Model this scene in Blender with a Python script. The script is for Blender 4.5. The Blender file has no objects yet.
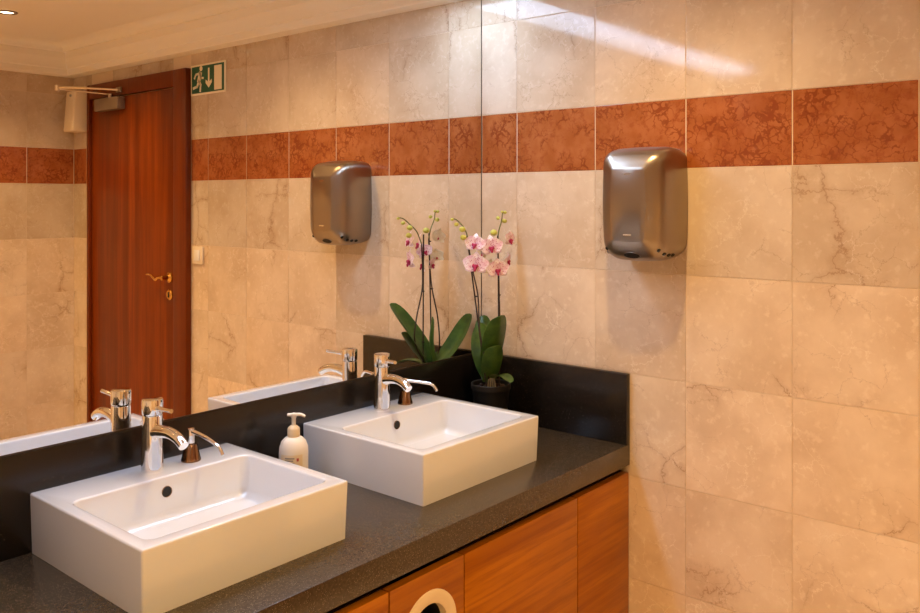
import bpy, bmesh, math, random
from mathutils import Vector, Matrix
random.seed(7)
S = bpy.context.scene
COL = S.collection
PI = math.pi

# ------------------------------------------------------------------ camera
EYE = 1.575
cam = bpy.data.cameras.new('camera')
cam.sensor_width = 36.0
cam.lens = 843.384 * 36.0 / 920.0
cam.shift_y = -(306.5 - 200.11) / 920.0
cam.clip_start = 0.05
camo = bpy.data.objects.new('camera', cam)
COL.objects.link(camo)
camo.location = (-2.3036, -1.8472, EYE)
camo.rotation_euler = (PI / 2, 0, -0.8692)
S.camera = camo

# ------------------------------------------------------------------ world, lights, exposure
w = bpy.data.worlds.new('world'); S.world = w
w.use_nodes = True
w.node_tree.nodes['Background'].inputs[0].default_value = (0.02, 0.016, 0.012, 1)
STRIP_STRENGTH = 12.6
STRIP_COLOR = (0.73, 1.0, 1.42)
SPOT_REAR, SPOT_LEFT, SPOT_FRONT = 60.0, 152.0, 48.0
SPOT_COLOR = (1.0, 0.65, 0.265)
S.view_settings.view_transform = 'Standard'
S.view_settings.look = 'None'
S.view_settings.exposure = -0.02
S.view_settings.gamma = 1.0
S.view_settings.use_curve_mapping = False
S.cycles.use_denoising = True
S.cycles.max_bounces = 10
S.cycles.diffuse_bounces = 5
S.cycles.glossy_bounces = 6
S.cycles.caustics_refractive = False
S.cycles.sample_clamp_indirect = 6.0
S.cycles.blur_glossy = 0.3


# ------------------------------------------------------------------ node helpers
def lin(r, g, b):
    f = lambda c: (c / 255.0) / 12.92 if c / 255.0 <= 0.04045 else ((c / 255.0 + 0.055) / 1.055) ** 2.4
    return (f(r), f(g), f(b), 1.0)


class NT:
    def __init__(self, name):
        self.m = bpy.data.materials.new(name)
        self.m.use_nodes = True
        self.t = self.m.node_tree
        self.b = self.t.nodes['Principled BSDF']

    def n(self, typ, ins=None, **props):
        nd = self.t.nodes.new(typ)
        for k, v in props.items():
            setattr(nd, k, v)
        for k, v in (ins or {}).items():
            self.s(nd.inputs[k], v)
        return nd

    def s(self, sock, v):
        if isinstance(v, bpy.types.NodeSocket):
            self.t.links.new(v, sock)
        else:
            sock.default_value = v

    def set(self, **kw):
        for k, v in kw.items():
            self.s(self.b.inputs[k.replace('_', ' ')], v)
        return self

    def math(self, op, a, b=0.0, c=0.0):
        nd = self.n('ShaderNodeMath', operation=op)
        self.s(nd.inputs[0], a); self.s(nd.inputs[1], b); self.s(nd.inputs[2], c)
        return nd.outputs[0]

    def vmath(self, op, a, b=(0, 0, 0)):
        nd = self.n('ShaderNodeVectorMath', operation=op)
        self.s(nd.inputs[0], a); self.s(nd.inputs[1], b)
        return nd.outputs[0]

    def rng(self, v, a, b, c=0.0, d=1.0):
        nd = self.n('ShaderNodeMapRange', interpolation_type='SMOOTHSTEP')
        for i, x in enumerate((v, a, b, c, d)):
            self.s(nd.inputs[i], x)
        return nd.outputs[0]

    def mix(self, f, a, b, blend='MIX'):
        nd = self.n('ShaderNodeMix', data_type='RGBA', blend_type=blend)
        self.s(nd.inputs[0], f); self.s(nd.inputs[6], a); self.s(nd.inputs[7], b)
        return nd.outputs[2]

    def noise(self, vec, scale, detail=3.0, rough=0.55, dist=0.0, out=0):
        nd = self.n('ShaderNodeTexNoise', {'Vector': vec, 'Scale': scale, 'Detail': detail, 'Roughness': rough, 'Distortion': dist})
        return nd.outputs[out]

    def voro(self, vec, scale, feature='DISTANCE_TO_EDGE'):
        nd = self.n('ShaderNodeTexVoronoi', {'Vector': vec, 'Scale': scale}, feature=feature)
        return nd.outputs[0]

    def obj(self):
        return self.n('ShaderNodeTexCoord').outputs['Object']

    def rand_obj(self):
        r = self.n('ShaderNodeObjectInfo').outputs['Random']
        off = self.n('ShaderNodeCombineXYZ', {0: self.math('MULTIPLY', r, 41.0), 1: self.math('MULTIPLY', r, 97.0), 2: self.math('MULTIPLY', r, 23.0)}).outputs[0]
        return self.vmath('ADD', self.obj(), off)

    def bump(self, h, strength, dist=0.002):
        self.s(self.b.inputs['Normal'], self.n('ShaderNodeBump', {'Height': h, 'Strength': strength, 'Distance': dist}).outputs[0])


def plain(name, col, rough=0.5, metal=0.0, **kw):
    t = NT(name)
    t.set(Base_Color=col, Roughness=rough, Metallic=metal, **kw)
    return t.m


MAT = {}


def marble():
    t = NT('cream_marble')
    p = t.rand_obj()
    tint = t.n('ShaderNodeObjectInfo').outputs['Color']
    warp = t.vmath('ADD', p, t.vmath('SCALE', t.vmath('SUBTRACT', t.noise(p, 13.0, 6.0, 0.68, 0, 1), (0.5, 0.5, 0.5))))
    t.t.nodes[-1]
    for nd in t.t.nodes:
        if nd.bl_idname == 'ShaderNodeVectorMath' and nd.operation == 'SCALE':
            nd.inputs['Scale'].default_value = 0.085
    base = t.mix(t.rng(t.noise(p, 5.0, 5.0, 0.6), 0.3, 0.72), lin(230, 210, 184), lin(210, 186, 157))
    base = t.mix(t.math('MULTIPLY', t.rng(t.noise(p, 42.0, 3.0, 0.6), 0.54, 0.70), 0.45), base, lin(238, 222, 200))
    # clear brown cracks, only here and there
    e1 = t.rng(t.voro(warp, 5.0), 0.0, 0.012, 1.0, 0.0)
    m1 = t.rng(t.noise(p, 3.0, 1.0), 0.54, 0.64)
    base = t.mix(t.math('MULTIPLY', t.math('MULTIPLY', e1, m1), 0.50), base, lin(140, 94, 56))
    halo = t.rng(t.voro(warp, 5.0), 0.0, 0.09, 1.0, 0.0)
    base = t.mix(t.math('MULTIPLY', t.math('MULTIPLY', halo, m1), 0.20), base, lin(150, 106, 68))
    # hairline veins
    e2 = t.rng(t.voro(warp, 10.0), 0.0, 0.012, 1.0, 0.0)
    m2 = t.rng(t.noise(p, 6.0, 1.0), 0.47, 0.60)
    base = t.mix(t.math('MULTIPLY', t.math('MULTIPLY', e2, m2), 0.40), base, lin(150, 112, 78))
    e3 = t.rng(t.voro(t.vmath('ADD', warp, (3.1, 5.2, 1.7)), 14.0), 0.0, 0.02, 1.0, 0.0)
    m3 = t.rng(t.noise(t.vmath('ADD', p, (9.1, 5.2, 1.7)), 7.0, 1.0), 0.50, 0.62)
    base = t.mix(t.math('MULTIPLY', t.math('MULTIPLY', e3, m3), 0.75), base, lin(240, 226, 206))
    base = t.mix(1.0, base, tint, 'MULTIPLY')
    h = t.noise(p, 6.0, 2.0)
    t.bump(h, 0.05, 0.004)
    t.set(Base_Color=base, Roughness=t.rng(t.noise(p, 20.0, 3.0), 0.2, 0.8, 0.05, 0.11), Specular_IOR_Level=0.36)
    return t.m


def red_marble():
    t = NT('red_marble')
    p = t.rand_obj()
    warp = t.vmath('ADD', p, t.vmath('SCALE', t.vmath('SUBTRACT', t.noise(p, 22.0, 4.0, 0.6, 0, 1), (0.5, 0.5, 0.5))))
    for nd in t.t.nodes:
        if nd.bl_idname == 'ShaderNodeVectorMath' and nd.operation == 'SCALE':
            nd.inputs['Scale'].default_value = 0.06
    base = t.mix(t.rng(t.noise(p, 16.0, 4.0), 0.3, 0.7), lin(176, 106, 60), lin(158, 88, 44))
    cell = t.voro(warp, 38.0)
    m = t.rng(t.noise(p, 15.0, 3.0, 0.6), 0.34, 0.70, 0.0, 0.16)
    e = t.rng(t.math('SUBTRACT', cell, m), -0.05, 0.04, 1.0, 0.0)
    mask = t.rng(t.noise(t.vmath('ADD', p, (5.0, 2.0, 8.0)), 12.0, 4.0), 0.42, 0.54)
    base = t.mix(t.math('MULTIPLY', t.math('MULTIPLY', e, mask), 0.72), base, lin(122, 52, 26))
    cell2 = t.voro(t.vmath('ADD', warp, (4.0, 1.0, 2.0)), 24.0)
    e2 = t.rng(cell2, 0.01, 0.05, 1.0, 0.0)
    mask2 = t.rng(t.noise(t.vmath('ADD', p, (2.0, 9.0, 1.0)), 9.0, 2.0), 0.48, 0.58)
    base = t.mix(t.math('MULTIPLY', t.math('MULTIPLY', e2, mask2), 0.6), base, lin(118, 50, 26))
    bl = t.rng(t.noise(t.vmath('ADD', p, (1.0, 7.0, 3.0)), 40.0, 5.0, 0.65), 0.52, 0.66)
    base = t.mix(t.math('MULTIPLY', bl, 0.5), base, lin(140, 66, 36))
    t.set(Base_Color=base, Roughness=0.09)
    return t.m


def wood(name, c1, c2, c3, axis, rough, fine=90.0, coarse=14.0):
    t = NT(name)
    p = t.rand_obj()
    sc = {'z': (1.0, 1.0, 0.035), 'x': (0.05, 1.0, 1.0)}[axis]
    q = t.vmath('MULTIPLY', p, sc)
    a = t.noise(q, coarse, 3.0, 0.6, 0.3)
    b = t.noise(q, fine, 3.0, 0.65)
    base = t.mix(t.rng(a, 0.32, 0.68), c1, c2)
    base = t.mix(t.math('MULTIPLY', t.rng(b, 0.42, 0.7), 0.55), base, c3)
    t.set(Base_Color=base, Roughness=rough, Specular_IOR_Level=0.28)
    t.bump(b, 0.04, 0.001)
    return t.m


def counter(name, rough):
    t = NT(name)
    p = t.obj()
    base = t.mix(t.rng(t.noise(p, 160.0, 4.0), 0.35, 0.7), lin(60, 51, 40), lin(76, 65, 52))
    v = t.n('ShaderNodeTexVoronoi', {'Vector': p, 'Scale': 400.0}, feature='F1')
    chip = t.rng(v.outputs[0], 0.16, 0.36, 1.0, 0.0)
    sel = t.rng(t.n('ShaderNodeSeparateColor', {0: v.outputs['Color']}).outputs[0], 0.62, 0.78)
    base = t.mix(t.math('MULTIPLY', t.math('MULTIPLY', chip, sel), 0.8), base, lin(160, 144, 122))
    t.set(Base_Color=base, Roughness=rough)
    return t.m


def speckled_dark_reflection(name):  # worktop composite with the dark surroundings it reflects painted into the base colour
    t = NT(name)
    p = t.obj()
    v = t.n('ShaderNodeTexVoronoi', {'Vector': p, 'Scale': 150.0}, feature='F1')
    chip = t.rng(v.outputs[0], 0.08, 0.2, 1.0, 0.0)
    sel = t.rng(t.n('ShaderNodeSeparateColor', {0: v.outputs['Color']}).outputs[0], 0.86, 0.9)
    base = t.mix(t.math('MULTIPLY', t.math('MULTIPLY', chip, sel), 0.5), lin(26, 22, 20), lin(120, 110, 100))
    t.set(Base_Color=base, Roughness=0.22)
    return t.m


def steel(name):
    t = NT(name)
    p = t.vmath('MULTIPLY', t.obj(), (1.0, 0.02, 1.0))
    g = t.noise(p, 260.0, 2.0)
    t.set(Base_Color=lin(160, 148, 136), Metallic=1.0, Roughness=0.30, Anisotropic=0.35)
    return t.m


def petal_mat():
    t = NT('orchid_petal')
    p = t.obj()
    r = t.n('ShaderNodeVectorMath', {0: p}, operation='LENGTH').outputs['Value']
    inner = t.rng(r, 0.004, 0.03, 1.0, 0.0)
    spots = t.rng(t.voro(p, 230.0, 'F1'), 0.22, 0.44, 1.0, 0.0)
    base = t.mix(t.rng(t.noise(p, 60.0, 2.0), 0.35, 0.7), lin(240, 230, 240), lin(228, 192, 216))
    base = t.mix(t.math('MULTIPLY', spots, t.rng(r, 0.012, 0.038, 0.95, 0.25)), base, lin(166, 36, 110))
    base = t.mix(t.math('MULTIPLY', inner, 0.20), base, lin(205, 80, 120))
    back = t.n('ShaderNodeNewGeometry').outputs['Backfacing']
    base = t.mix(t.math('MULTIPLY', back, 0.75), base, lin(226, 220, 176))
    t.set(Base_Color=base, Roughness=0.5)
    t.b.inputs['Subsurface Weight'].default_value = 0.0
    return t.m


def leaf_mat():
    t = NT('orchid_leaf')
    p = t.obj()
    base = t.mix(t.rng(t.noise(p, 30.0, 3.0), 0.3, 0.7), lin(52, 84, 34), lin(78, 110, 44))
    t.set(Base_Color=base, Roughness=0.32)
    return t.m


def emit(name, col, strength):
    t = NT(name)
    t.set(Base_Color=(0.8, 0.8, 0.8, 1), Emission_Color=(*col, 1.0), Emission_Strength=strength, Roughness=0.5)
    return t.m


MAT['marble'] = marble()
MAT['red'] = red_marble()
MAT['door'] = wood('mahogany_veneer', lin(140, 62, 6), lin(106, 42, 3), lin(92, 34, 2), 'z', 0.32, 60.0, 13.0)
MAT['frame'] = wood('mahogany_frame', lin(118, 49, 4), lin(104, 41, 3), lin(92, 33, 2), 'z', 0.35, 60.0, 9.0)
MAT['cab'] = wood('cherry_veneer', lin(182, 110, 10), lin(146, 80, 4), lin(130, 66, 3), 'x', 0.30, 90.0, 16.0)
MAT['counter'] = counter('grey_composite', 0.24)
MAT['splash'] = speckled_dark_reflection('composite_dark_reflection')  # same stone as the worktop, blackened to stand in for its reflections
MAT['steel'] = steel('brushed_steel')
MAT['mirror'] = plain('mirror_glass', (0.90, 0.88, 0.85, 1), 0.0, 1.0)
MAT['edge'] = plain('mirror_edge', lin(78, 66, 54), 0.3, 0.6)
MAT['ceramic'] = plain('white_ceramic', lin(228, 233, 242), 0.10, Coat_Weight=1.0, Coat_Roughness=0.03)
MAT['chrome'] = plain('chrome', (0.86, 0.85, 0.84, 1), 0.06, 1.0)
MAT['bronze'] = plain('dark_chrome', lin(150, 122, 100), 0.14, 1.0)
MAT['dark'] = plain('dark_hole', lin(14, 11, 9), 0.6)
MAT['gap'] = plain('shadow_gap', lin(46, 18, 12), 0.7)
MAT['plaster'] = plain('cream_plaster', lin(248, 242, 230), 0.7)
MAT['grout'] = plain('cream_grout', lin(226, 206, 176), 0.85)
MAT['white_plastic'] = plain('white_plastic', lin(238, 234, 226), 0.35)
MAT['cream_plastic'] = plain('cream_plastic', lin(236, 220, 192), 0.4)
MAT['bottle'] = plain('bottle_plastic', lin(240, 234, 226), 0.35)
MAT['ink'] = plain('label_grey', lin(158, 152, 148), 0.5)
MAT['ink_red'] = plain('label_red', lin(196, 92, 84), 0.5)
MAT['brass'] = plain('brass', lin(226, 176, 92), 0.18, 1.0)
MAT['closer'] = plain('closer_grey', lin(150, 134, 116), 0.4, 0.5)
MAT['arm'] = plain('arm_metal', lin(224, 206, 182), 0.3, 0.7)
MAT['green'] = plain('sign_green', lin(18, 92, 72), 0.4)
MAT['sign_white'] = plain('sign_white', lin(244, 234, 206), 0.4)
MAT['petal'] = petal_mat()
MAT['lip'] = plain('orchid_lip', lin(170, 30, 84), 0.45)
MAT['bud'] = plain('orchid_bud', lin(196, 198, 92), 0.45)
MAT['stem'] = plain('orchid_stem', lin(58, 42, 34), 0.5)
MAT['stemg'] = plain('orchid_stem_green', lin(104, 112, 54), 0.5)
MAT['stake'] = plain('stake', lin(40, 26, 24), 0.55)
MAT['leaf'] = leaf_mat()
MAT['pot'] = plain('black_pot', lin(14, 12, 11), 0.6)
MAT['bark'] = plain('bark', lin(52, 36, 26), 0.9)
MAT['root'] = plain('root', lin(150, 140, 110), 0.6)
MAT['ring'] = plain('cream_ring', lin(226, 206, 172), 0.3)
MAT['floor'] = None
MAT['strip'] = emit('diffuser_glow', STRIP_COLOR, STRIP_STRENGTH)
MAT['bulb'] = emit('bulb_glow', (1.0, 0.78, 0.5), 14.0)


def floor_mat():
    t = NT('floor_stone')
    p = t.obj()
    base = t.mix(t.rng(t.noise(p, 4.0, 5.0), 0.3, 0.7), lin(238, 218, 190), lin(226, 204, 174))
    t.set(Base_Color=base, Roughness=0.3)
    return t.m


MAT['floor'] = floor_mat()


# ------------------------------------------------------------------ mesh helpers
def mesh_obj(name, bm, mat, parent=None, smooth=False, angle=None):
    me = bpy.data.meshes.new(name)
    bmesh.ops.recalc_face_normals(bm, faces=bm.faces[:])
    bm.to_mesh(me); bm.free()
    if smooth:
        for p in me.polygons:
            p.use_smooth = True
        if angle:
            me.set_sharp_from_angle(angle=math.radians(angle))
    me.materials.append(mat)
    o = bpy.data.objects.new(name, me)
    COL.objects.link(o)
    if parent is not None:
        o.parent = parent
        # meshes are written in world coordinates; bring them under the parent's origin
        pm = parent_world(parent)
        o.matrix_parent_inverse = pm.inverted()
    return o


def parent_world(p):
    m = p.matrix_basis.copy()
    while p.parent:
        m = p.parent.matrix_basis @ p.matrix_parent_inverse @ m if False else (p.matrix_parent_inverse @ m)
        p = p.parent
        m = p.matrix_basis @ m
    return m


def empty(name, loc, label=None, cat=None, group=None):
    o = bpy.data.objects.new(name, None)
    o.empty_display_size = 0.05
    COL.objects.link(o)
    o.location = loc
    tag(o, label, cat, group)
    return o


def tag(o, label=None, cat=None, group=None, kind=None):
    if label: o['label'] = label
    if cat: o['category'] = cat
    if group: o['group'] = group
    if kind: o['kind'] = kind
    return o


def b_box(bm, x0, x1, y0, y1, z0, z1, bev=0.0, seg=2):
    r = bmesh.ops.create_cube(bm, size=1.0)
    vs = r['verts']
    for v in vs:
        v.co = Vector(((x0 + x1) / 2 + v.co.x * (x1 - x0), (y0 + y1) / 2 + v.co.y * (y1 - y0), (z0 + z1) / 2 + v.co.z * (z1 - z0)))
    if bev > 0:
        es = list({e for v in vs for e in v.link_edges})
        bmesh.ops.bevel(bm, geom=es, offset=bev, segments=seg, affect='EDGES', profile=0.5)


def box(name, mat, parent, x0, x1, y0, y1, z0, z1, bev=0.0, seg=2):
    bm = bmesh.new()
    b_box(bm, x0, x1, y0, y1, z0, z1, bev, seg)
    return mesh_obj(name, bm, mat, parent, bev > 0, 40)


def b_lathe(bm, prof, c=(0, 0, 0), seg=32, axis='z', cap=True):
    c = Vector(c)
    rings = []
    for r, h in prof:
        ring = []
        for i in range(seg):
            a = 2 * PI * i / seg
            if axis == 'z': co = Vector((r * math.cos(a), r * math.sin(a), h))
            elif axis == 'y': co = Vector((r * math.cos(a), h, r * math.sin(a)))
            else: co = Vector((h, r * math.cos(a), r * math.sin(a)))
            ring.append(bm.verts.new(c + co))
        rings.append(ring)
    for a, b in zip(rings, rings[1:]):
        for i in range(seg):
            bm.faces.new((a[i], a[(i + 1) % seg], b[(i + 1) % seg], b[i]))
    if cap:
        bm.faces.new(rings[0]); bm.faces.new(rings[-1])


def lathe(name, mat, parent, prof, c, seg=32, axis='z', cap=True):
    bm = bmesh.new()
    b_lathe(bm, prof, c, seg, axis, cap)
    return mesh_obj(name, bm, mat, parent, True, 35)


def smooth_path(pts, n=8):
    P = [Vector(p) for p in pts]
    if len(P) < 3:
        return P
    out = []
    for i in range(len(P) - 1):
        p0 = P[max(i - 1, 0)]; p1 = P[i]; p2 = P[i + 1]; p3 = P[min(i + 2, len(P) - 1)]
        for k in range(n):
            t = k / n
            out.append(0.5 * ((2 * p1) + (p2 - p0) * t + (2 * p0 - 5 * p1 + 4 * p2 - p3) * t * t + (3 * p1 - p0 - 3 * p2 + p3) * t ** 3))
    out.append(P[-1])
    return out


def b_tube(bm, pts, radii, seg=12, flat=1.0):
    P = [Vector(p) for p in pts]
    n = len(P)
    if not isinstance(radii, (list, tuple)):
        radii = [radii] * n
    elif len(radii) != n:
        rr = radii
        radii = []
        for i in range(n):
            t = i / (n - 1) * (len(rr) - 1); k = min(int(t), len(rr) - 2); radii.append(rr[k] + (rr[k + 1] - rr[k]) * (t - k))
    up = Vector((0, 0, 1))
    rings = []
    prev = None
    for i in range(n):
        d = (P[min(i + 1, n - 1)] - P[max(i - 1, 0)]).normalized()
        if prev is None:
            a = up if abs(d.dot(up)) < 0.95 else Vector((1, 0, 0))
            s = d.cross(a).normalized()
        else:
            s = (prev - d * prev.dot(d)).normalized()
        prev = s
        t = s.cross(d).normalized()
        rings.append([bm.verts.new(P[i] + (s * math.cos(2 * PI * k / seg) + t * flat * math.sin(2 * PI * k / seg)) * radii[i]) for k in range(seg)])
    for a, b in zip(rings, rings[1:]):
        for k in range(seg):
            bm.faces.new((a[k], a[(k + 1) % seg], b[(k + 1) % seg], b[k]))
    bm.faces.new(rings[0]); bm.faces.new(rings[-1])


def tube(name, mat, parent, pts, radii, seg=12, flat=1.0, smooth=8):
    bm = bmesh.new()
    b_tube(bm, smooth_path(pts, smooth) if smooth else pts, radii, seg, flat)
    return mesh_obj(name, bm, mat, parent, True, 50)


def b_ball(bm, c, r, sx=1, sy=1, sz=1, seg=14):
    m = Matrix.Translation(Vector(c)) @ Matrix.Diagonal((sx, sy, sz, 1))
    bmesh.ops.create_uvsphere(bm, u_segments=seg, v_segments=max(6, seg // 2 + 1), radius=r, matrix=m)


# ------------------------------------------------------------------ the room shell
RX0, RY0, CEIL = -3.60, -3.0487, 2.45
CORN = 2.286
Z_BT, Z_BB, TH, TW = EYE + 0.2958, EYE + 0.2958 - 0.2025, 0.3116, 0.305
ROWS = [0.0]
zz = Z_BB - 5 * TH
ROWS = [0.0] + [Z_BB - k * TH for k in (5, 4, 3, 2, 1)] + [Z_BB, Z_BT, Z_BT + TH, CORN + 0.02]


def struct(name, mat, *a, label=None):
    o = box(name, mat, None, *a)
    o['kind'] = 'structure'
    o['label'] = label
    return o


wall_right = struct('wall_right', MAT['grout'], 0.0018, 0.15, RY0 - 0.15, 0.15, 0, CEIL, label='cream marble tiled wall with a red stone band')
wall_back = struct('wall_back', MAT['grout'], RX0 - 0.15, 0.0018, RY0 - 0.15, RY0 - 0.0018, 0, CEIL, label='tiled wall behind the room seen in the mirror')
wall_front = struct('wall_front', MAT['plaster'], RX0 - 0.15, 0.0018, 0.006, 0.15, 0, CEIL, label='wall that carries the mirror')
wall_left = struct('wall_left', MAT['plaster'], RX0 - 0.15, RX0, RY0 - 0.0018, 0.006, 0, CEIL, label='plain wall outside the picture')
floor = struct('floor', MAT['floor'], RX0 - 0.15, 0.15, RY0 - 0.15, 0.15, -0.1, 0, label='beige stone floor below the picture')
ceiling = struct('ceiling', MAT['plaster'], RX0 - 0.15, 0.15, RY0 - 0.15, 0.15, CEIL, CEIL + 0.1, label='cream plaster ceiling seen in the mirror')

DOOR_Y0, DOOR_Y1, DOOR_Z = -2.8320, -1.8225, 2.221
TILE_CACHE = {}


def tile_mesh(wd, ht, mat):
    key = (round(wd, 4), round(ht, 4), mat.name)
    if key in TILE_CACHE:
        return TILE_CACHE[key]
    bm = bmesh.new()
    c = 0.0012
    def ring(i, y): return [bm.verts.new((sx * (wd / 2 - i), y, sz * (ht / 2 - i))) for sx, sz in ((-1, -1), (1, -1), (1, 1), (-1, 1))]
    a, b, d = ring(0, 0.0017), ring(0, 0.00025), ring(c, 0.0)
    for p, q in ((a, b), (b, d)):
        for k in range(4):
            bm.faces.new((p[k], p[(k + 1) % 4], q[(k + 1) % 4], q[k]))
    bm.faces.new(d); bm.faces.new(a)
    bmesh.ops.recalc_face_normals(bm, faces=bm.faces[:])
    me = bpy.data.meshes.new('tile')
    bm.to_mesh(me); bm.free()
    me.materials.append(mat)
    TILE_CACHE[key] = me
    return me


def lay_tiles(parent, edges, place, rotz, clip=None):
    for r in range(len(ROWS) - 1):
        z0, z1 = ROWS[r], ROWS[r + 1]
        band = (r == 6)
        for a0, a1 in zip(edges, edges[1:]):
            lo, hi, zb = min(a0, a1), max(a0, a1), z0
            if clip:
                c0, c1, cz = clip
                if hi > c0 + 1e-4 and lo < c1 - 1e-4 and z0 < cz:
                    if z1 > cz + 0.02 and lo >= c0 - 1e-3 and hi <= c1 + 1e-3:
                        zb = cz
                    elif hi > c1 + 0.01:
                        lo = c1
                    elif lo < c0 - 0.01:
                        hi = c0
                    elif z1 > cz + 0.02:
                        zb = cz
                    else:
                        continue
            gw = 0.0038 if band else 0.0014
            me = tile_mesh(hi - lo - gw, z1 - zb - 0.0016, MAT['red'] if band else MAT['marble'])
            o = bpy.data.objects.new('border_tile' if band else 'tile', me)
            COL.objects.link(o)
            x, y = place((lo + hi) / 2)
            jig = random.uniform(0.0, 0.0006)
            o.location = (x, y, (zb + z1) / 2)
            if rotz < -1: o.location.x += jig
            else: o.location.y -= jig
            o.rotation_euler = (random.uniform(-0.0012, 0.0012), 0, rotz + random.uniform(-0.0012, 0.0012))
            o.parent = parent
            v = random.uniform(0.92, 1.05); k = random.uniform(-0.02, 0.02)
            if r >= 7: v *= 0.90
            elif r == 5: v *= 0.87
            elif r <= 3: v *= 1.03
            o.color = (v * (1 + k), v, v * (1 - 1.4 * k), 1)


edges_r = [0.0] + [-(i + 0.5) * TW for i in range(10)] + [RY0]
edges_r = [e for i, e in enumerate(edges_r) if i == 0 or abs(e - edges_r[i - 1]) > 0.02]
lay_tiles(wall_right, edges_r, lambda s: (0.0, s), -PI / 2, (DOOR_Y0, DOOR_Y1, DOOR_Z))
edges_b = [0.0] + [-0.2642 - i * TW for i in range(11)] + [RX0]
lay_tiles(wall_back, edges_b, lambda s: (s, RY0), PI)


# stepped plaster cornice round the room, mitred
def cornice():
    prof = [(0.0, 2.286), (0.068, 2.286), (0.072, 2.290), (0.072, 2.319), (0.078, 2.322), (0.081, 2.340), (0.088, 2.362), (0.098, 2.376),
            (0.098, 2.380), (0.100, 2.412), (0.112, 2.414), (0.120, 2.428), (0.138, 2.442), (0.172, 2.449), (0.175, 2.452), (0.0, 2.452)]
    path = [((0.0, -0.1245), (-1, 0)), ((0.0, RY0), (-1, 1)), ((RX0, RY0), (1, 1)), ((RX0, 0.005), (1, 0))]
    bm = bmesh.new()
    rings = []
    for (x, y), (dx, dy) in path:
        rings.append([bm.verts.new((x + dx * p, y + dy * p, z)) for p, z in prof])
    n = len(prof)
    for a, b in zip(rings, rings[1:]):
        for i in range(n):
            bm.faces.new((a[i], a[(i + 1) % n], b[(i + 1) % n], b[i]))
    bm.faces.new(rings[0]); bm.faces.new(rings[-1])
    o = mesh_obj('trim_1', bm, MAT['plaster'], None, True, 30)
    o['kind'] = 'structure'
    o['label'] = 'stepped cream plaster cornice round the ceiling'


cornice()

# ------------------------------------------------------------------ door (seen in the mirror)
door = empty('door_1', (0, -2.36, 0))
door['kind'] = 'structure'
door['label'] = 'mahogany door with brass lever seen in the mirror'
FR = 0.030
frame = box('door_frame', MAT['frame'], door, -FR, 0.0015, DOOR_Y1 - 0.115, DOOR_Y1 - 0.0005, 0, DOOR_Z - 0.0005, 0.003)
box('door_frame', MAT['frame'], door, -FR, 0.0015, DOOR_Y0 + 0.0005, DOOR_Y0 + 0.030, 0, DOOR_Z - 0.0005, 0.003)
box('door_frame', MAT['frame'], door, -FR + 0.001, 0.0015, DOOR_Y0 + 0.0302, DOOR_Y1 - 0.1152, 2.1395, DOOR_Z - 0.001, 0.003)
leaf = box('door_leaf', MAT['door'], door, -0.014, 0.0015, DOOR_Y0 + 0.034, DOOR_Y1 - 0.119, 0.008, 2.1345, 0.001)
# lever handle on a round rose, key rose below
hy = -1.990
hd = lathe('lever_handle', MAT['brass'], door, [(0.012, -0.0605), (0.012, -0.03), (0.016, -0.026), (0.026, -0.021), (0.027, -0.0142)], (0, hy, 1.187), 24, 'x')
tube('lever', MAT['brass'], hd, [(-0.056, hy + 0.010, 1.189), (-0.060, hy - 0.03, 1.187), (-0.060, hy - 0.055, 1.176), (-0.060, hy - 0.080, 1.186), (-0.058, hy - 0.11, 1.198), (-0.056, hy - 0.150, 1.197)], [0.0085, 0.008, 0.0085, 0.007, 0.006, 0.005], 10)
ks = lathe('key_rose', MAT['brass'], door, [(0.026, -0.0142), (0.027, -0.018), (0.022, -0.022), (0.018, -0.022)], (0, hy, 1.101), 24, 'x')
box('keyhole', MAT['dark'], ks, -0.0232, -0.0222, hy - 0.006, hy + 0.006, 1.088, 1.115)
# overhead closer: body on the leaf, folding arm out to an elbow and back to the frame
cl = box('door_closer', MAT['closer'], door, -0.060, -0.0143, -2.685, -2.430, 2.062, 2.128, 0.004)
lathe('closer_spindle', MAT['arm'], cl, [(0.010, 2.130), (0.010, 2.150)], (-0.038, -2.548, 0), 16)
tube('closer_arm', MAT['arm'], cl, [(-0.038, -2.548, 2.147), (-0.280, -2.640, 2.160)], 0.006, 8, 0.6, 0)
tube('closer_arm', MAT['arm'], cl, [(-0.280, -2.640, 2.168), (-0.17, -2.545, 2.168)], [0.010, 0.010], 8, 0.7, 0)
tube('closer_arm', MAT['arm'], cl, [(-0.17, -2.545, 2.168), (-0.036, -2.452, 2.164)], [0.0065, 0.0065], 8, 0.8, 0)
lathe('elbow_joint', MAT['arm'], cl, [(0.009, 2.150), (0.013, 2.153), (0.013, 2.178), (0.009, 2.181)], (-0.280, -2.640, 0), 14)
box('arm_bracket', MAT['closer'], cl, -0.046, -0.0302, -2.475, -2.430, 2.152, 2.178, 0.003)

# ------------------------------------------------------------------ vanity: worktop, cabinets
CZ, CB, CY = EYE - 0.7454, EYE - 0.8082, -0.5806
MB = EYE - 0.53
top = empty('countertop', (-1.3, -0.29, CB), 'dark grey speckled composite worktop carrying both white sinks', 'countertop')
box('slab', MAT['counter'], top, -2.6, -0.0006, CY, 0.0055, CB, CZ, 0.0015)
box('backsplash', MAT['splash'], top, -2.6, -0.021, -0.004, 0.0055, CZ + 0.0003, MB - 0.0015, 0.001)
box('side_splash', MAT['splash'], top, -0.0205, -0.0006, CY, 0.0055, CZ + 0.0003, MB, 0.0012)

KZ = EYE - 0.8305
KY = -0.578


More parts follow.
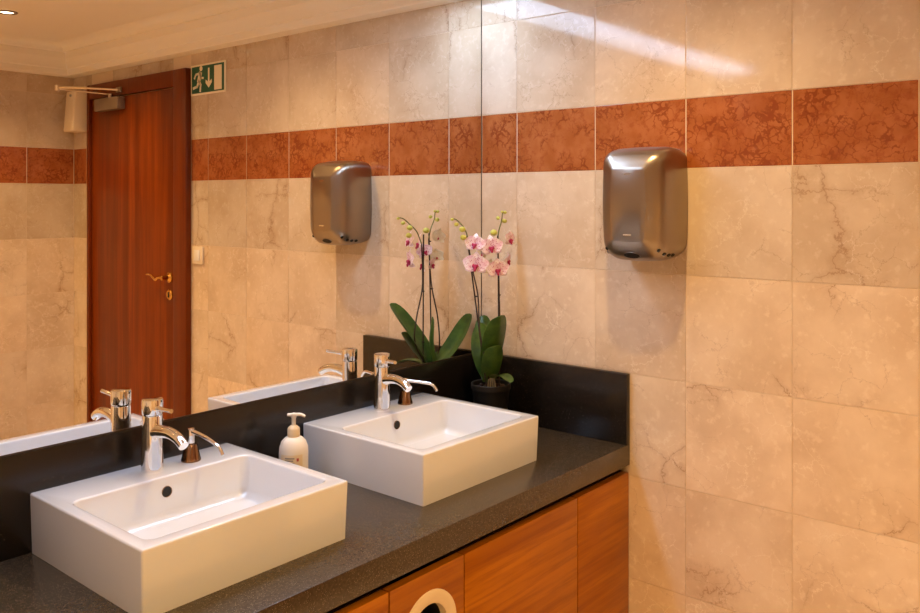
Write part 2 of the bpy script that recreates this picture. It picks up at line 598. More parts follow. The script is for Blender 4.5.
def round_hole_panel(x0, x1, y0, y1, z0, z1, cx, cz, r, seg=48):
    bm = bmesh.new()
    outer = [bm.verts.new((x, y0, z)) for x, z in ((x0, z0), (x1, z0), (x1, z1), (x0, z1))]
    inner = [bm.verts.new((cx + r * math.cos(2 * PI * k / seg), y0, cz + r * math.sin(2 * PI * k / seg))) for k in range(seg)]
    es = [bm.edges.new((outer[k], outer[(k + 1) % 4])) for k in range(4)] + [bm.edges.new((inner[k], inner[(k + 1) % seg])) for k in range(seg)]
    f = bmesh.ops.triangle_fill(bm, edges=es, use_beauty=True)
    faces = [g for g in f['geom'] if isinstance(g, bmesh.types.BMFace)]
    for fc in list(bm.faces):
        c = fc.calc_center_median()
        if (c.x - cx) ** 2 + (c.z - cz) ** 2 < (r * 0.9) ** 2:
            bm.faces.remove(fc)
    ex = bmesh.ops.extrude_face_region(bm, geom=bm.faces[:])
    for v in [g for g in ex['geom'] if isinstance(g, bmesh.types.BMVert)]:
        v.co.y = y1
    return bm


def cabinet(x0, x1, label, hole=None):
    c = empty('vanity_cabinet', ((x0 + x1) / 2, -0.28, 0.0), label, 'cabinet', 'cherry veneer cabinets under the worktop')
    bm = bmesh.new()
    t = 0.018
    b_box(bm, x0 + 0.0005, x0 + t, -0.554, -0.02, 0.08, KZ)
    b_box(bm, x1 - t, x1 - 0.0005, -0.554, -0.02, 0.08, KZ)
    b_box(bm, x0 + t, x1 - t, -0.554, -0.02, 0.08, 0.098)
    b_box(bm, x0 + t, x1 - t, -0.038, -0.02, 0.098, KZ)
    if not hole:
        b_box(bm, x0 + t, x1 - t, -0.554, -0.54, 0.098, KZ)
    mesh_obj('carcass', bm, MAT['gap'], c)
    box('top_rail', MAT['gap'], c, x0 + 0.0005, x1 - 0.0005, -0.545, -0.02, KZ + 0.0004, CB - 0.0004)
    box('plinth', MAT['dark'], c, x0 + 0.0005, x1 - 0.0005, -0.52, -0.04, 0.0, 0.0796)
    g = 0.0018
    if hole:
        cx, cz, r = hole
        d = mesh_obj('door', round_hole_panel(x0 + g, x1 - g, KY, -0.5555, 0.085, KZ - 0.001, cx, cz, r), MAT['cab'], c)
        bm = bmesh.new()
        b_lathe(bm, [(r + 0.027, KY - 0.0002), (r + 0.0265, KY - 0.004), (r + 0.022, KY - 0.006), (r + 0.003, KY - 0.006), (r - 0.003, KY - 0.002), (r - 0.004, -0.560), (r - 0.001, -0.560), (r - 0.0005, KY - 0.0002)], (cx, 0, cz), 56, 'y', False)
        rg = mesh_obj('waste_ring', bm, MAT['ring'], c, True, 35)
        rg['label'] = 'cream ring round the waste opening'
        lathe('waste_liner', MAT['dark'], c, [(0.001, -0.20), (r - 0.0035, -0.2001), (r - 0.0035, -0.5595)], (cx, 0, cz), 40, 'y', False)
    else:
        d = box('door', MAT['cab'], c, x0 + g, x1 - g, KY, -0.5555, 0.085, KZ - 0.001, 0.001)
    return c


cabinet(-2.05, -1.5415, 'cabinet with cherry door beneath the near sink, at the left of the worktop')
cabinet(-1.5395, -1.0345, 'cherry cabinet left of the round waste opening, only its corner in view')
cabinet(-1.0335, -0.7865, 'narrow cherry cabinet with a round waste opening in its door', (-0.909, 0.611, 0.064))
cabinet(-0.7855, -0.2925, 'wide plain cherry cabinet between the waste opening and the corner unit')
cabinet(-0.2915, -0.0015, 'narrow plain cherry cabinet against the marble wall')

# ------------------------------------------------------------------ mirror and the lights
mir = empty('mirror', (-1.15, 0.003, MB), 'large frameless mirror over the sinks reaching into the corner', 'mirror')
box('glass', MAT['mirror'], mir, -2.30, -0.0035, 0.0, 0.0055, MB + 0.0022, 2.2835)
box('edge_strip', MAT['edge'], mir, -0.0033, -0.0004, -0.0003, 0.0055, MB + 0.0022, 2.2835)
box('bottom_channel', MAT['edge'], mir, -2.30, -0.0004, -0.0016, 0.0055, MB - 0.0012, MB + 0.002)

strip = empty('mirror_light', (-1.15, -0.06, 2.29), 'long white box light with glowing underside above the mirror', 'light')
bm = bmesh.new()
b_box(bm, -2.30, -0.0006, -0.1235, -0.1155, 2.2845, CEIL - 0.0005)
b_box(bm, -2.30, -2.292, -0.1154, 0.0055, 2.2845, CEIL - 0.0005)
b_box(bm, -2.2918, -0.0006, -0.1154, 0.0055, 2.305, CEIL - 0.0005)
mesh_obj('housing', bm, MAT['white_plastic'], strip)
box('diffuser', MAT['strip'], strip, -2.2915, -0.1000, -0.1150, 0.0045, 2.2865, 2.296)
box('end_cap', MAT['white_plastic'], strip, -0.0995, -0.0006, -0.1154, 0.0045, 2.2860, 2.3045)


def downlight(x, y, power, label):
    c = empty('downlight', (x, y, CEIL - 0.004), label, 'downlight', 'recessed ceiling downlights')
    lathe('trim_ring', MAT['steel'], c, [(0.030, CEIL - 0.0015), (0.032, CEIL - 0.006), (0.044, CEIL - 0.005), (0.046, CEIL - 0.0005)], (x, y, 0), 32, 'z', False)
    lathe('bulb', MAT['bulb'], c, [(0.0005, CEIL - 0.0035), (0.022, CEIL - 0.003), (0.029, CEIL - 0.001)], (x, y, 0), 28)
    L = bpy.data.lights.new('lamp', 'SPOT')
    L.energy = power; L.color = SPOT_COLOR
    L.spot_size = math.radians(140); L.spot_blend = 0.9; L.shadow_soft_size = 0.03
    lo = bpy.data.objects.new('lamp', L); COL.objects.link(lo)
    lo.parent = c
    lo.location = (0, 0, -0.012)
    return c


downlight(-0.667, -2.294, SPOT_REAR, 'lit recessed downlight in the ceiling, top left of the mirror')
downlight(-0.620, -0.806, SPOT_FRONT, 'recessed downlight above the hand dryer, shown only as a glint on the tiles')
downlight(-2.12, -0.806, SPOT_FRONT * 0.14, 'added recessed downlight, out of view above the near sink, to help light the room')  # guessed lamp outside the view, added for its light
downlight(-2.12, -2.294, SPOT_LEFT, 'added recessed downlight, out of view in the rear of the room, to light wall and sinks')  # unseen lamp, added to light the right wall and sink fronts


# ------------------------------------------------------------------ sinks
SH = 0.1279
SY0, SY1 = -0.46, -0.0045


def sink(x0, x1, label):
    s = empty('sink', ((x0 + x1) / 2, (SY0 + SY1) / 2, CZ), label, 'sink', 'square white countertop sinks')
    z0, z1 = CZ + 0.0003, CZ + SH
    ix0, ix1, iy0, iy1, iz = x0 + 0.030, x1 - 0.030, SY0 + 0.034, -0.126, z1 - 0.098
    tp = 0.004
    bm = bmesh.new()
    V = lambda pts: [bm.verts.new(p) for p in pts]
    ob = V([(x0 + tp, SY0 + tp, z0), (x1 - tp, SY0 + tp, z0), (x1 - tp, SY1, z0), (x0 + tp, SY1, z0)])
    ot = V([(x0, SY0, z1), (x1, SY0, z1), (x1, SY1, z1), (x0, SY1, z1)])
    it = V([(ix0, iy0, z1), (ix1, iy0, z1), (ix1, iy1, z1), (ix0, iy1, z1)])
    fl = V([(ix0 + 0.012, iy0 + 0.012, iz), (ix1 - 0.012, iy0 + 0.012, iz), (ix1 - 0.012, iy1 - 0.010, iz + 0.004), (ix0 + 0.012, iy1 - 0.010, iz + 0.004)])
    bm.faces.new(ob)
    for a, b in ((ob, ot), (ot, it), (it, fl)):
        for k in range(4):
            bm.faces.new((a[k], a[(k + 1) % 4], b[(k + 1) % 4], b[k]))
    bm.faces.new(fl)
    bmesh.ops.recalc_face_normals(bm, faces=bm.faces[:])
    bm.edges.ensure_lookup_table()
    def E(a, b): return bm.edges.get((a, b))
    # inner corners and floor edge
    inner = [E(it[k], fl[k]) for k in range(4)]
    floor_e = [E(fl[k], fl[(k + 1) % 4]) for k in range(4)]
    bmesh.ops.bevel(bm, geom=inner + floor_e, offset=0.020, segments=5, affect='EDGES', profile=0.5, clamp_overlap=True)
    # outer edges and rim
    sel = []
    for e in bm.edges:
        a, b = e.verts
        if len(e.link_faces) == 2 and e.calc_face_angle(0) > 0.6:
            sel.append(e)
    sel = [e for e in sel if not (abs(e.verts[0].co.z - z0) < 1e-4 and abs(e.verts[1].co.z - z0) < 1e-4)]
    bmesh.ops.bevel(bm, geom=sel, offset=0.0080, segments=4, affect='EDGES', profile=0.5, clamp_overlap=True)
    mesh_obj('basin', bm, MAT['ceramic'], s, True, 50)
    cx = (x0 + x1) / 2
    # overflow on the back wall of the bowl
    oz = z1 - 0.034
    oy = iy1 - 0.0035 - 0.0022
    ov = lathe('overflow_ring', MAT['bronze'], s, [(0.0105, oy + 0.001), (0.0120, oy - 0.0006), (0.0128, oy + 0.006), (0.0105, oy + 0.006)], (cx, 0, oz), 24, 'y', False)
    lathe('overflow_hole', MAT['dark'], ov, [(0.0108, oy + 0.0004), (0.0108, oy + 0.005)], (cx, 0, oz), 24, 'y')
    lathe('drain', MAT['chrome'], s, [(0.031, iz + 0.0015), (0.031, iz + 0.0045), (0.026, iz + 0.007), (0.010, iz + 0.0085), (0.001, iz + 0.0087)], (cx, -0.29, 0.001), 32)
    return s


sink(-1.531, -1.0425, 'square white ceramic sink nearest the camera, at the left')
sink(-0.7995, -0.3105, 'square white ceramic sink farther off, beside the orchid corner')
SZ = CZ + SH


def faucet(x, y, lever_end, spout_end, label):
    f = empty('faucet', (x, y, SZ), label, 'faucet', 'chrome basin mixers')
    z = SZ + 0.0003
    lathe('body', MAT['chrome'], f, [(0.0245, z), (0.0250, z + 0.003), (0.0246, z + 0.010), (0.0238, z + 0.05), (0.0228, z + 0.09), (0.0222, z + 0.1275), (0.0205, z + 0.1290)], (x, y, 0), 40)
    hd = lathe('cap', MAT['chrome'], f, [(0.0195, z + 0.1292), (0.0225, z + 0.1305), (0.0232, z + 0.133), (0.0235, z + 0.159), (0.0228, z + 0.1640), (0.0200, z + 0.1655), (0.001, z + 0.1665)], (x, y, 0), 40)
    le = Vector(lever_end)
    st = Vector((x, y - 0.0215, z + 0.146))
    d = (le - st)
    tube('lever', MAT['chrome'], hd, [st + d * 0.0, st + d * 0.3, st + d * 0.7, le], [0.0062, 0.0052, 0.0046, 0.0050], 14)
    se = Vector(spout_end)
    a = Vector((x, y - 0.010, z + 0.090))
    pts = [a, a.lerp(se, 0.25) + Vector((0, 0, 0.009)), a.lerp(se, 0.55) + Vector((0, 0, 0.014)), a.lerp(se, 0.82) + Vector((0, 0, 0.010)), se]
    tube('spout', MAT['chrome'], f, pts, [0.0165, 0.0140, 0.0125, 0.0118, 0.0112], 24)
    return f


faucet(-1.288, -0.071, (-1.291, -0.156, 1.108), (-1.287, -0.199, 1.038), 'chrome mixer tap on the near sink')
faucet(-0.556, -0.070, (-0.580, -0.148, 1.110), (-0.568, -0.190, 1.038), 'chrome mixer tap on the farther sink')


def soap_pump(x, y, path, label):
    p = empty('soap_dispenser', (x, y, SZ), label, 'soap dispenser', 'deck soap pumps')
    z = SZ + 0.0003
    lathe('base', MAT['bronze'], p, [(0.0230, z), (0.0232, z + 0.003), (0.0215, z + 0.008), (0.0150, z + 0.036), (0.0135, z + 0.039)], (x, y, 0), 32)
    lathe('stem', MAT['chrome'], p, [(0.0080, z + 0.0392), (0.0085, z + 0.041), (0.0085, z + 0.074), (0.0075, z + 0.0765), (0.001, z + 0.0775)], (x, y, 0), 24)
    tube('nozzle', MAT['chrome'], p, path, [0.0052, 0.0046, 0.0042, 0.0042], 14)
    return p


soap_pump(-1.187, -0.068, [(-1.187, -0.0745, 1.0275), (-1.184, -0.120, 1.022), (-1.179, -0.165, 1.008), (-1.177, -0.183, 0.990)], 'built-in soap pump beside the tap on the near sink')
soap_pump(-0.456, -0.068, [(-0.453, -0.0745, 1.0275), (-0.438, -0.108, 1.026), (-0.422, -0.146, 1.021), (-0.419, -0.164, 1.004)], 'built-in soap pump beside the tap on the farther sink')

# ------------------------------------------------------------------ pump bottle between the sinks
bx, by = -0.8985, -0.09
bt = empty('soap_bottle', (bx, by, CZ), 'white pump bottle of hand soap standing between the two sinks', 'bottle')
lathe('body', MAT['bottle'], bt, [(0.034, CZ + 0.0003), (0.0375, CZ + 0.004), (0.0380, CZ + 0.085), (0.0370, CZ + 0.100), (0.0320, CZ + 0.115), (0.0235, CZ + 0.124), (0.0165, CZ + 0.1275)], (bx, by, 0), 40)
lathe('collar', MAT['cream_plastic'], bt, [(0.0158, CZ + 0.1278), (0.0162, CZ + 0.130), (0.0160, CZ + 0.147), (0.0145, CZ + 0.151), (0.0085, CZ + 0.156)], (bx, by, 0), 28)
bm = bmesh.new()
b_lathe(bm, [(0.0055, CZ + 0.156), (0.0055, CZ + 0.175), (0.0075, CZ + 0.178), (0.0075, CZ + 0.187), (0.002, CZ + 0.189)], (bx, by, 0), 18)
dv = Vector((0.62, -0.78, 0)).normalized()
c0 = Vector((bx, by, CZ + 0.1835))
b_tube(bm, smooth_path([c0 - dv * 0.016, c0, c0 + dv * 0.018 + Vector((0, 0, 0.001)), c0 + dv * 0.030 + Vector((0, 0, -0.004))], 5), [0.0055, 0.0066, 0.0060, 0.0045], 12, 0.7)
mesh_obj('pump_head', bm, MAT['white_plastic'], bt, True, 45)


def curved_patch(name, mat, parent, cx, cy, r, a0, a1, z0, z1, n=10):
    bm = bmesh.new()
    lo, hi = [], []
    for i in range(n + 1):
        a = a0 + (a1 - a0) * i / n
        lo.append(bm.verts.new((cx + r * math.cos(a), cy + r * math.sin(a), z0)))
        hi.append(bm.verts.new((cx + r * math.cos(a), cy + r * math.sin(a), z1)))
    for i in range(n):
        bm.faces.new((lo[i], lo[i + 1], hi[i + 1], hi[i]))
    return mesh_obj(name, bm, mat, parent, True)


va = math.atan2(-0.617, -0.787)   # direction from the bottle towards the room's middle
lb = curved_patch('label', MAT['cream_plastic'], bt, bx, by, 0.0383, va - 0.75, va + 0.85, CZ + 0.020, CZ + 0.088)
for k in range(5):
    curved_patch('print_line', MAT['ink'], lb, bx, by, 0.0385, va - 0.38, va + 0.28 - 0.08 * (k % 2), CZ + 0.054 + k * 0.006, CZ + 0.0575 + k * 0.006)
curved_patch('print_mark', MAT['ink_red'], lb, bx, by, 0.0385, va + 0.42, va + 0.58, CZ + 0.072, CZ + 0.080)

# ------------------------------------------------------------------ hand dryer on the marble wall
def dryer():
    cy = -0.661
    d = empty('hand_dryer', (0, cy, 1.40), 'brushed steel hand dryer fixed to the marble wall', 'hand dryer')
    #      depth  half-w  zbot   ztop   corner radius
    secs = [(0.0005, 0.1055, 1.412, 1.722, 0.030, 0.040), (0.030, 0.1075, 1.404, 1.727, 0.032, 0.046), (0.070, 0.1075, 1.400, 1.728, 0.034, 0.050), (0.100, 0.1040, 1.4005, 1.723, 0.034, 0.052),
            (0.122, 0.0990, 1.4065, 1.717, 0.032, 0.050), (0.136, 0.0925, 1.4195, 1.709, 0.030, 0.046), (0.146, 0.0845, 1.4310, 1.700, 0.026, 0.040), (0.156, 0.0640, 1.4475, 1.679, 0.016, 0.020), (0.1605, 0.0555, 1.4545, 1.6690, 0.011, 0.013), (0.163, 0.0515, 1.4585, 1.6645, 0.009, 0.010)]
    bm = bmesh.new()
    rings = []
    nc, ns = 7, 8
    for dep, hw, zb, zt, r, rb in secs:
        ring = []
        zc_ = (zb + zt) / 2
        corners = [(hw - rb, zb + rb, -PI / 2, rb), (hw - r, zt - r, 0, r), (-hw + r, zt - r, PI / 2, r), (-hw + rb, zb + rb, PI, rb)]
        pts = []
        for q, (a, b, s0, rc) in enumerate(corners):
            for k in range(nc):
                t = s0 + (PI / 2) * k / (nc - 1)
                pts.append((a + rc * math.cos(t), b + rc * math.sin(t)))
            a2, b2, s2, r2 = corners[(q + 1) % 4]
            p0 = pts[-1]; p1 = (a2 + r2 * math.cos(s2), b2 + r2 * math.sin(s2))
            for k in range(1, ns):
                t = k / ns
                bul = math.sin(PI * t) * (0.0035 if q % 2 == 0 else 0.002)
                ox, oz = ((1, 0), (0, 1), (-1, 0), (0, -1))[q]
                pts.append((p0[0] + (p1[0] - p0[0]) * t + ox * bul, p0[1] + (p1[1] - p0[1]) * t + oz * bul))
        ring = [bm.verts.new((-dep, cy - a, z)) for a, z in pts]
        rings.append(ring)
    n = len(rings[0])
    for a, b in zip(rings, rings[1:]):
        for k in range(n):
            bm.faces.new((a[k], a[(k + 1) % n], b[(k + 1) % n], b[k]))
    bm.faces.new(rings[0]); bm.faces.new(rings[-1])
    mesh_obj('casing', bm, MAT['steel'], d, True, 48)
    # air outlet under the front, a raised lip round a dark opening
    def disc(name, mat, parent, c, rx, ry, nrm, th):
        q = Vector((0, 0, 1)).rotation_difference(Vector(nrm).normalized())
        bm = bmesh.new()
        bmesh.ops.create_cone(bm, cap_ends=True, segments=28, radius1=1, radius2=0.94, depth=1, matrix=Matrix.Translation(Vector(c)) @ q.to_matrix().to_4x4() @ Matrix.Diagonal((rx, ry, th, 1)))
        return mesh_obj(name, mat, None) if False else mesh_obj(name, bm, mat, parent, True, 40)
    o = disc('air_outlet', MAT['steel'], d, (-0.1335, cy, 1.4180), 0.0135, 0.029, (-0.70, 0, -0.71), 0.006)
    disc('outlet_opening', MAT['dark'], o, (-0.1340, cy, 1.4175), 0.0115, 0.0260, (-0.70, 0, -0.71), 0.0066)
    for s in (-1, 1):
        for dep, hw, zb, r in ((0.132, 0.0945, 1.4160, 0.047), (0.112, 0.1013, 1.4038, 0.051), (0.092, 0.1050, 1.4003, 0.0515), (0.072, 0.1073, 1.4000, 0.050)):
            disc('vent_hole', MAT['dark'], d, (-dep, cy + s * (hw - r + r * 0.77), zb + r - r * 0.64), 0.0072, 0.0055, (-0.12, s * 0.76, -0.64), 0.0034)
    box('badge', MAT['chrome'], d, -0.1640, -0.1632, cy - 0.013, cy + 0.013, 1.4745, 1.4775)
    box('badge', MAT['chrome'], d, -0.1640, -0.1632, cy - 0.011, cy + 0.011, 1.6480, 1.6505)


dryer()

# ------------------------------------------------------------------ exit sign, switch and dispenser (seen in the mirror)
EY0 = -1.8150      # edge at the door frame; a runs from there towards the mirror
EW, EH, EZ0 = 0.288, 0.1475, 2.082


def sp(a, b): return (EY0 + (a * 0.97 + 0.028) * EW, EZ0 + b * EH)


sg = empty('exit_sign', (-0.004, EY0 + EW / 2, EZ0), 'green and white emergency exit sign with running figure beside the door', 'exit sign')
box('panel', MAT['sign_white'], sg, -0.006, -0.0008, EY0, EY0 + EW, EZ0, EZ0 + EH, 0.0008)
box('green_field', MAT['green'], sg, -0.0066, -0.0061, EY0 + 0.010, EY0 + EW - 0.010, EZ0 + 0.009, EZ0 + EH - 0.009)


def sign_poly(name, pts):
    bm = bmesh.new()
    f = bm.faces.new([bm.verts.new((-0.0068, *sp(a, b))) for a, b in pts])
    r = bmesh.ops.extrude_face_region(bm, geom=[f])
    for v in r['geom']:
        if isinstance(v, bmesh.types.BMVert): v.co.x = -0.0074
    bmesh.ops.triangulate(bm, faces=bm.faces[:])
    return mesh_obj(name, bm, MAT['sign_white'], sg)


def sign_bars(name, segs, head=None):
    bm = bmesh.new()
    for (a0, b0, a1, b1, wd) in segs:
        p = Vector((0, *sp(a0, b0))); q = Vector((0, *sp(a1, b1)))
        d = (q - p).normalized(); nn = Vector((0, -d.z, d.y)) * wd / 2
        e = d * wd * 0.3
        vs = [bm.verts.new(Vector((-0.0068, 0, 0)) + c) for c in (p - nn - e, p + nn - e, q + nn + e, q - nn + e)]
        vs2 = [bm.verts.new(v.co + Vector((-0.0006, 0, 0))) for v in vs]
        bm.faces.new(vs); bm.faces.new(vs2)
        for k in range(4): bm.faces.new((vs[k], vs[(k + 1) % 4], vs2[(k + 1) % 4], vs2[k]))
    if head:
        y, z = sp(*head)
        b_lathe(bm, [(0.0125, -0.0074), (0.0125, -0.0068)], (0, y, z), 18, 'x')
    return mesh_obj(name, bm, MAT['sign_white'], sg)


sign_bars('running_figure', [(0.27, 0.70, 0.22, 0.46, 0.026), (0.26, 0.71, 0.13, 0.68, 0.011), (0.13, 0.68, 0.09, 0.56, 0.011), (0.27, 0.69, 0.29, 0.54, 0.011), (0.29, 0.54, 0.36, 0.54, 0.010),
                             (0.22, 0.45, 0.17, 0.28, 0.015), (0.17, 0.28, 0.055, 0.24, 0.013), (0.23, 0.45, 0.28, 0.32, 0.015), (0.28, 0.32, 0.265, 0.12, 0.013)], (0.29, 0.855))
sign_poly('arrow', [(0.50, 0.84), (0.545, 0.84), (0.545, 0.40), (0.615, 0.47), (0.615, 0.36), (0.5225, 0.20), (0.43, 0.36), (0.43, 0.47), (0.50, 0.40)])
sign_poly('doorway', [(0.685, 0.10), (0.905, 0.10), (0.905, 0.88), (0.685, 0.88)])

sw = empty('light_switch', (0, -1.754, 1.27), 'cream square light switch on the tiles beside the door frame', 'light switch')
box('plate', MAT['cream_plastic'], sw, -0.010, -0.0008, -1.7985, -1.7115, 1.266, 1.351, 0.003)
box('rocker', MAT['white_plastic'], sw, -0.0145, -0.0102, -1.778, -1.732, 1.283, 1.334, 0.002)

dp = empty('air_freshener', (-0.05, -2.918, 1.96), 'white air freshener box in the corner behind the door frame', 'dispenser')
bm = bmesh.new()
b_box(bm, -0.098, -0.0008, -2.985, -2.850, 1.962, 2.192)
for v in bm.verts:
    if v.co.x < -0.05:
        t = (v.co.z - 1.962) / 0.23
        v.co.x += 0.018 * t
        v.co.y += (0.012 if v.co.y < -2.92 else -0.012)
bmesh.ops.bevel(bm, geom=bm.edges[:], offset=0.010, segments=4, affect='EDGES', profile=0.5)
mesh_obj('casing', bm, MAT['cream_plastic'], dp, True, 40)
bm = bmesh.new()
b_lathe(bm, [(0.007, -0.0905), (0.007, -0.0835)], (0, -2.905, 2.165), 14, 'x')
mesh_obj('nozzle', bm, MAT['ink'], dp, True, 40)

# ------------------------------------------------------------------ orchid in the corner
PX, PY = -0.115, -0.131
orc = empty('potted_orchid', (PX, PY, CZ), 'potted orchid with pink speckled flowers and two staked stems in the corner', 'plant')
PR = 0.066
lathe('pot', MAT['pot'], orc, [(0.048, CZ + 0.0004), (0.050, CZ + 0.003), (0.0615, CZ + 0.120), (0.0660, CZ + 0.126), (0.0660, CZ + 0.142), (0.0645, CZ + 0.144), (0.0600, CZ + 0.142), (0.0590, CZ + 0.125)], (PX, PY, 0), 40)
bm = bmesh.new()
for k in range(26):
    a = random.uniform(0, 2 * PI); r = 0.050 * math.sqrt(random.random())
    b_ball(bm, (PX + r * math.cos(a), PY + r * math.sin(a), CZ + 0.126 + random.uniform(0, 0.006)), random.uniform(0.006, 0.010), random.uniform(0.8, 1.4), random.uniform(0.8, 1.4), 0.7, 8)
tag(mesh_obj('bark', bm, MAT['bark'], orc, True), kind='stuff')
for k in range(4):
    a = 3.4 + k * 0.35
    tube('root', MAT['root'], orc, [(PX, PY, CZ + 0.165), (PX + 0.016 * math.cos(a), PY + 0.016 * math.sin(a), CZ + 0.160), (PX + 0.024 * math.cos(a), PY + 0.024 * math.sin(a), CZ + 0.132)], 0.0028, 8)


def orchid_leaf(pts, width, nrm_hint):
    path = smooth_path(pts, 6)
    n = len(path)
    bm = bmesh.new()
    rows_t, rows_b = [], []
    hint = Vector(nrm_hint)
    m = 6
    for i, p in enumerate(path):
        t = i / (n - 1)
        d = (path[min(i + 1, n - 1)] - path[max(i - 1, 0)]).normalized()
        side = d.cross(hint).normalized()
        nn = side.cross(d).normalized()
        wd = width * (0.34 + 0.66 * math.sin(PI * min(1.0, 0.12 + t * 0.62)) ** 0.9) * (1.0 if t < 0.72 else math.sqrt(max(0.0, 1 - ((t - 0.72) / 0.285) ** 2)))
        wd = max(wd, 0.0015)
        rt_, rb_ = [], []
        for k in range(m + 1):
            s = -1 + 2 * k / m
            base = p + side * (s * wd / 2) + nn * (abs(s) ** 1.3 * wd * 0.16)
            th = 0.0012 * (1 - abs(s) * 0.6)
            rt_.append(bm.verts.new(base + nn * th)); rb_.append(bm.verts.new(base - nn * th))
        rows_t.append(rt_); rows_b.append(rb_)
    for i in range(n - 1):
        for k in range(m):
            bm.faces.new((rows_t[i][k], rows_t[i][k + 1], rows_t[i + 1][k + 1], rows_t[i + 1][k]))
            bm.faces.new((rows_b[i][k], rows_b[i + 1][k], rows_b[i + 1][k + 1], rows_b[i][k + 1]))
        for k in (0, m):
            bm.faces.new((rows_t[i][k], rows_t[i + 1][k], rows_b[i + 1][k], rows_b[i][k]))
    for i in (0, n - 1):
        for k in range(m):
            bm.faces.new((rows_t[i][k], rows_b[i][k], rows_b[i][k + 1], rows_t[i][k + 1]))
    return mesh_obj('leaf', bm, MAT['leaf'], orc, True, 60)


B0 = (PX, PY, CZ + 0.150)
orchid_leaf([B0, (-0.134, -0.154, 1.050), (-0.170, -0.196, 1.128), (-0.211, -0.242, 1.212)], 0.088, (0.05, 0.75, 1.0))
orchid_leaf([B0, (-0.096, -0.110, 1.012), (-0.070, -0.082, 1.050), (-0.044, -0.052, 1.112), (-0.026, -0.026, 1.176)], 0.078, (-0.85, 0.05, 1.0))
orchid_leaf([B0, (-0.135, -0.152, 1.010), (-0.163, -0.181, 1.058), (-0.190, -0.207, 1.112)], 0.074, (0.2, 0.75, 1.0))
orchid_leaf([B0, (-0.125, -0.158, 0.998), (-0.145, -0.205, 1.008), (-0.166, -0.251, 0.998)], 0.044, (0.1, 0.1, 1.0))
orchid_leaf([B0, (-0.128, -0.116, 1.020), (-0.148, -0.112, 1.090), (-0.138, -0.108, 1.172)], 0.060, (0.6, 0.5, 0.3))

# flower spikes tied to dark stakes
tube('stake', MAT['stake'], orc, [(-0.150, -0.141, 0.962), (-0.196, -0.096, 1.458)], 0.0024, 8, 1.0, 0)
tube('stake', MAT['stake'], orc, [(-0.094, -0.150, 0.962), (-0.106, -0.153, 1.458)], 0.0024, 8, 1.0, 0)
spL = tube('flower_stem', MAT['stem'], orc, [(-0.128, -0.133, 0.985), (-0.176, -0.152, 1.075), (-0.186, -0.140, 1.160), (-0.174, -0.124, 1.262), (-0.184, -0.112, 1.340), (-0.197, -0.104, 1.425)], [0.0030, 0.0026, 0.0026, 0.0024, 0.0024, 0.0022], 8)
tube('flower_stem_tip', MAT['stemg'], orc, [(-0.197, -0.104, 1.425), (-0.215, -0.110, 1.468), (-0.245, -0.116, 1.495), (-0.272, -0.117, 1.512), (-0.297, -0.118, 1.518)], [0.0022, 0.0020, 0.0018, 0.0015], 8)
spR = tube('flower_stem', MAT['stem'], orc, [(-0.106, -0.127, 0.985), (-0.078, -0.129, 1.060), (-0.077, -0.138, 1.160), (-0.094, -0.149, 1.262), (-0.102, -0.153, 1.350), (-0.108, -0.153, 1.440)], [0.0030, 0.0026, 0.0026, 0.0024, 0.0024, 0.0022], 8)
tube('flower_stem_tip', MAT['stemg'], orc, [(-0.108, -0.153, 1.440), (-0.098, -0.151, 1.475), (-0.082, -0.150, 1.506), (-0.076, -0.150, 1.532), (-0.060, -0.149, 1.538)], [0.0022, 0.0020, 0.0018, 0.0014], 8)
for (x, y, z) in ((-0.160, -0.130, 1.085), (-0.175, -0.118, 1.262), (-0.095, -0.150, 1.262), (-0.103, -0.152, 1.43)):
    lathe('stem_clip', MAT['stake'], orc, [(0.0050, z - 0.002), (0.0058, z), (0.0050, z + 0.002)], (x, y, 0), 10)

for (x, y, z, r, s) in ((-0.2434, -0.116, 1.4816, 0.0100, 1.0), (-0.2434, -0.120, 1.4558, 0.0098, 1.0), (-0.2740, -0.117, 1.4980, 0.0070, 1.1), (-0.2960, -0.118, 1.5140, 0.0050, 1.2),
                        (-0.1237, -0.150, 1.4687, 0.0112, 1.0), (-0.0664, -0.150, 1.5055, 0.0080, 1.0), (-0.1012, -0.150, 1.5161, 0.0066, 1.0), (-0.0640, -0.150, 1.5340, 0.0062, 1.0), (-0.0790, -0.150, 1.5360, 0.0045, 1.0)):
    bm = bmesh.new()
    b_ball(bm, (x, y, z), r, 1.15 * s, 1.0, 0.92, 14)
    mesh_obj('bud', bm, MAT['bud'], orc, True)


def petal(bm, ang, ln, wd, cup, back):
    """one petal in the flower's own plane (x right, z up), facing -y"""
    n, m = 7, 6
    g = []
    ca, sa = math.cos(ang), math.sin(ang)
    for i in range(n + 1):
        t = i / n
        half = wd / 2 * math.sin(PI * min(0.985, 0.07 + 0.93 * t) ** 0.82) ** 0.75
        row = []
        for k in range(m + 1):
            s = -1 + 2 * k / m
            u, v = t * ln, s * half
            y = back * t * t * ln + cup * (s * s) * half - 0.10 * math.sin(PI * t) * ln
            row.append(bm.verts.new((u * ca - v * sa, y, u * sa + v * ca)))
        g.append(row)
    for i in range(n):
        for k in range(m):
            bm.faces.new((g[i][k], g[i + 1][k], g[i + 1][k + 1], g[i][k + 1]))


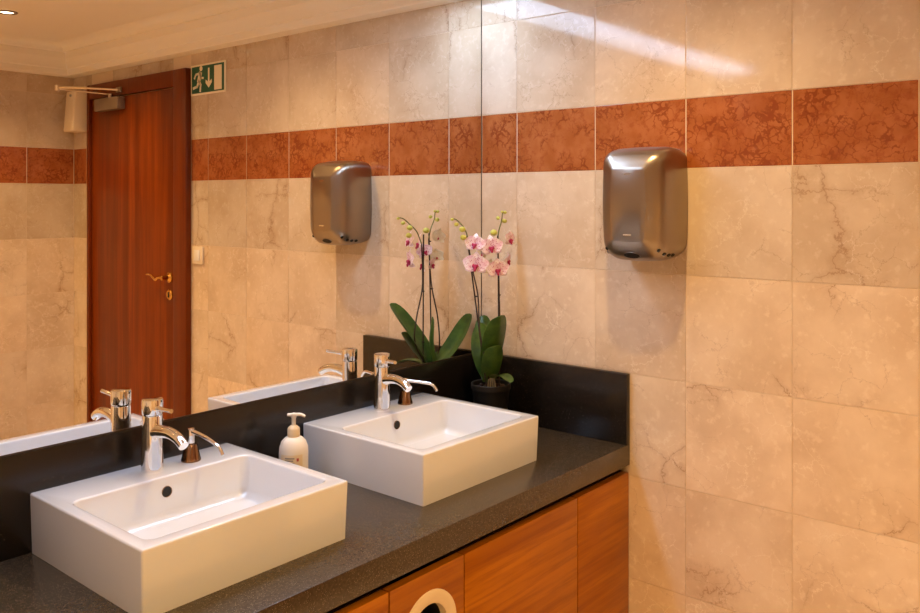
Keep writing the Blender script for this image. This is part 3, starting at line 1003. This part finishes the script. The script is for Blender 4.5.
def flower_mesh():
    bm = bmesh.new()
    for a in (90, 215, 325): petal(bm, math.radians(a), 0.036, 0.028, -0.10, 0.14)
    for a in (12, 168): petal(bm, math.radians(a), 0.039, 0.046, -0.12, 0.03)
    for v in bm.verts:
        if v.co.length < 1e-6: pass
    me = bpy.data.meshes.new('flower')
    bm.to_mesh(me); bm.free()
    # all petal faces look towards -y
    me.materials.append(MAT['petal'])
    for p in me.polygons: p.use_smooth = True
    return me


def lip_mesh():
    bm = bmesh.new()
    b_ball(bm, (0, -0.006, -0.008), 0.0065, 1.0, 1.0, 1.25, 12)
    b_ball(bm, (0.0055, -0.008, -0.004), 0.0045, 0.8, 1.0, 1.2, 10)
    b_ball(bm, (-0.0055, -0.008, -0.004), 0.0045, 0.8, 1.0, 1.2, 10)
    b_ball(bm, (0, -0.011, -0.015), 0.0042, 1.0, 0.8, 1.3, 10)
    me = bpy.data.meshes.new('lip')
    bm.to_mesh(me); bm.free()
    me.materials.append(MAT['lip'])
    for p in me.polygons: p.use_smooth = True
    return me


FM, LM = flower_mesh(), lip_mesh()


def flower(c, face, roll, scale):
    o = bpy.data.objects.new('flower', FM); COL.objects.link(o)
    f = Vector(face).normalized()
    yaw = math.atan2(f.x, -f.y)        # local -y -> face
    pitch = math.asin(max(-1, min(1, f.z)))
    R = Matrix.Rotation(yaw, 4, 'Z') @ Matrix.Rotation(-pitch, 4, 'X') @ Matrix.Rotation(roll, 4, 'Y')
    o.parent = orc
    o.matrix_parent_inverse = parent_world(orc).inverted()
    o.matrix_basis = Matrix.Translation(Vector(c)) @ R @ Matrix.Scale(scale, 4)
    l = bpy.data.objects.new('lip', LM); COL.objects.link(l)
    l.parent = o
    return o


flower((-0.214, -0.144, 1.436), (-0.90, -0.40, 0.10), 0.10, 0.92)
flower((-0.148, -0.158, 1.424), (-0.74, -0.67, 0.05), -0.12, 1.05)
flower((-0.210, -0.144, 1.370), (-0.86, -0.50, -0.05), 0.08, 1.12)
flower((-0.122, -0.164, 1.350), (-0.68, -0.73, -0.02), -0.05, 1.02)
flower((-0.048, -0.158, 1.4447), (0.12, -0.99, -0.05), 0.2, 0.84)
flower((-0.060, -0.158, 1.3751), (0.35, -0.90, -0.15), -0.2, 0.80)
flower((-0.152, -0.132, 1.398), (-0.45, 0.75, 0.1), 0.3, 0.80)
flower((-0.118, -0.128, 1.352), (0.35, 0.80, -0.1), -0.2, 0.80)
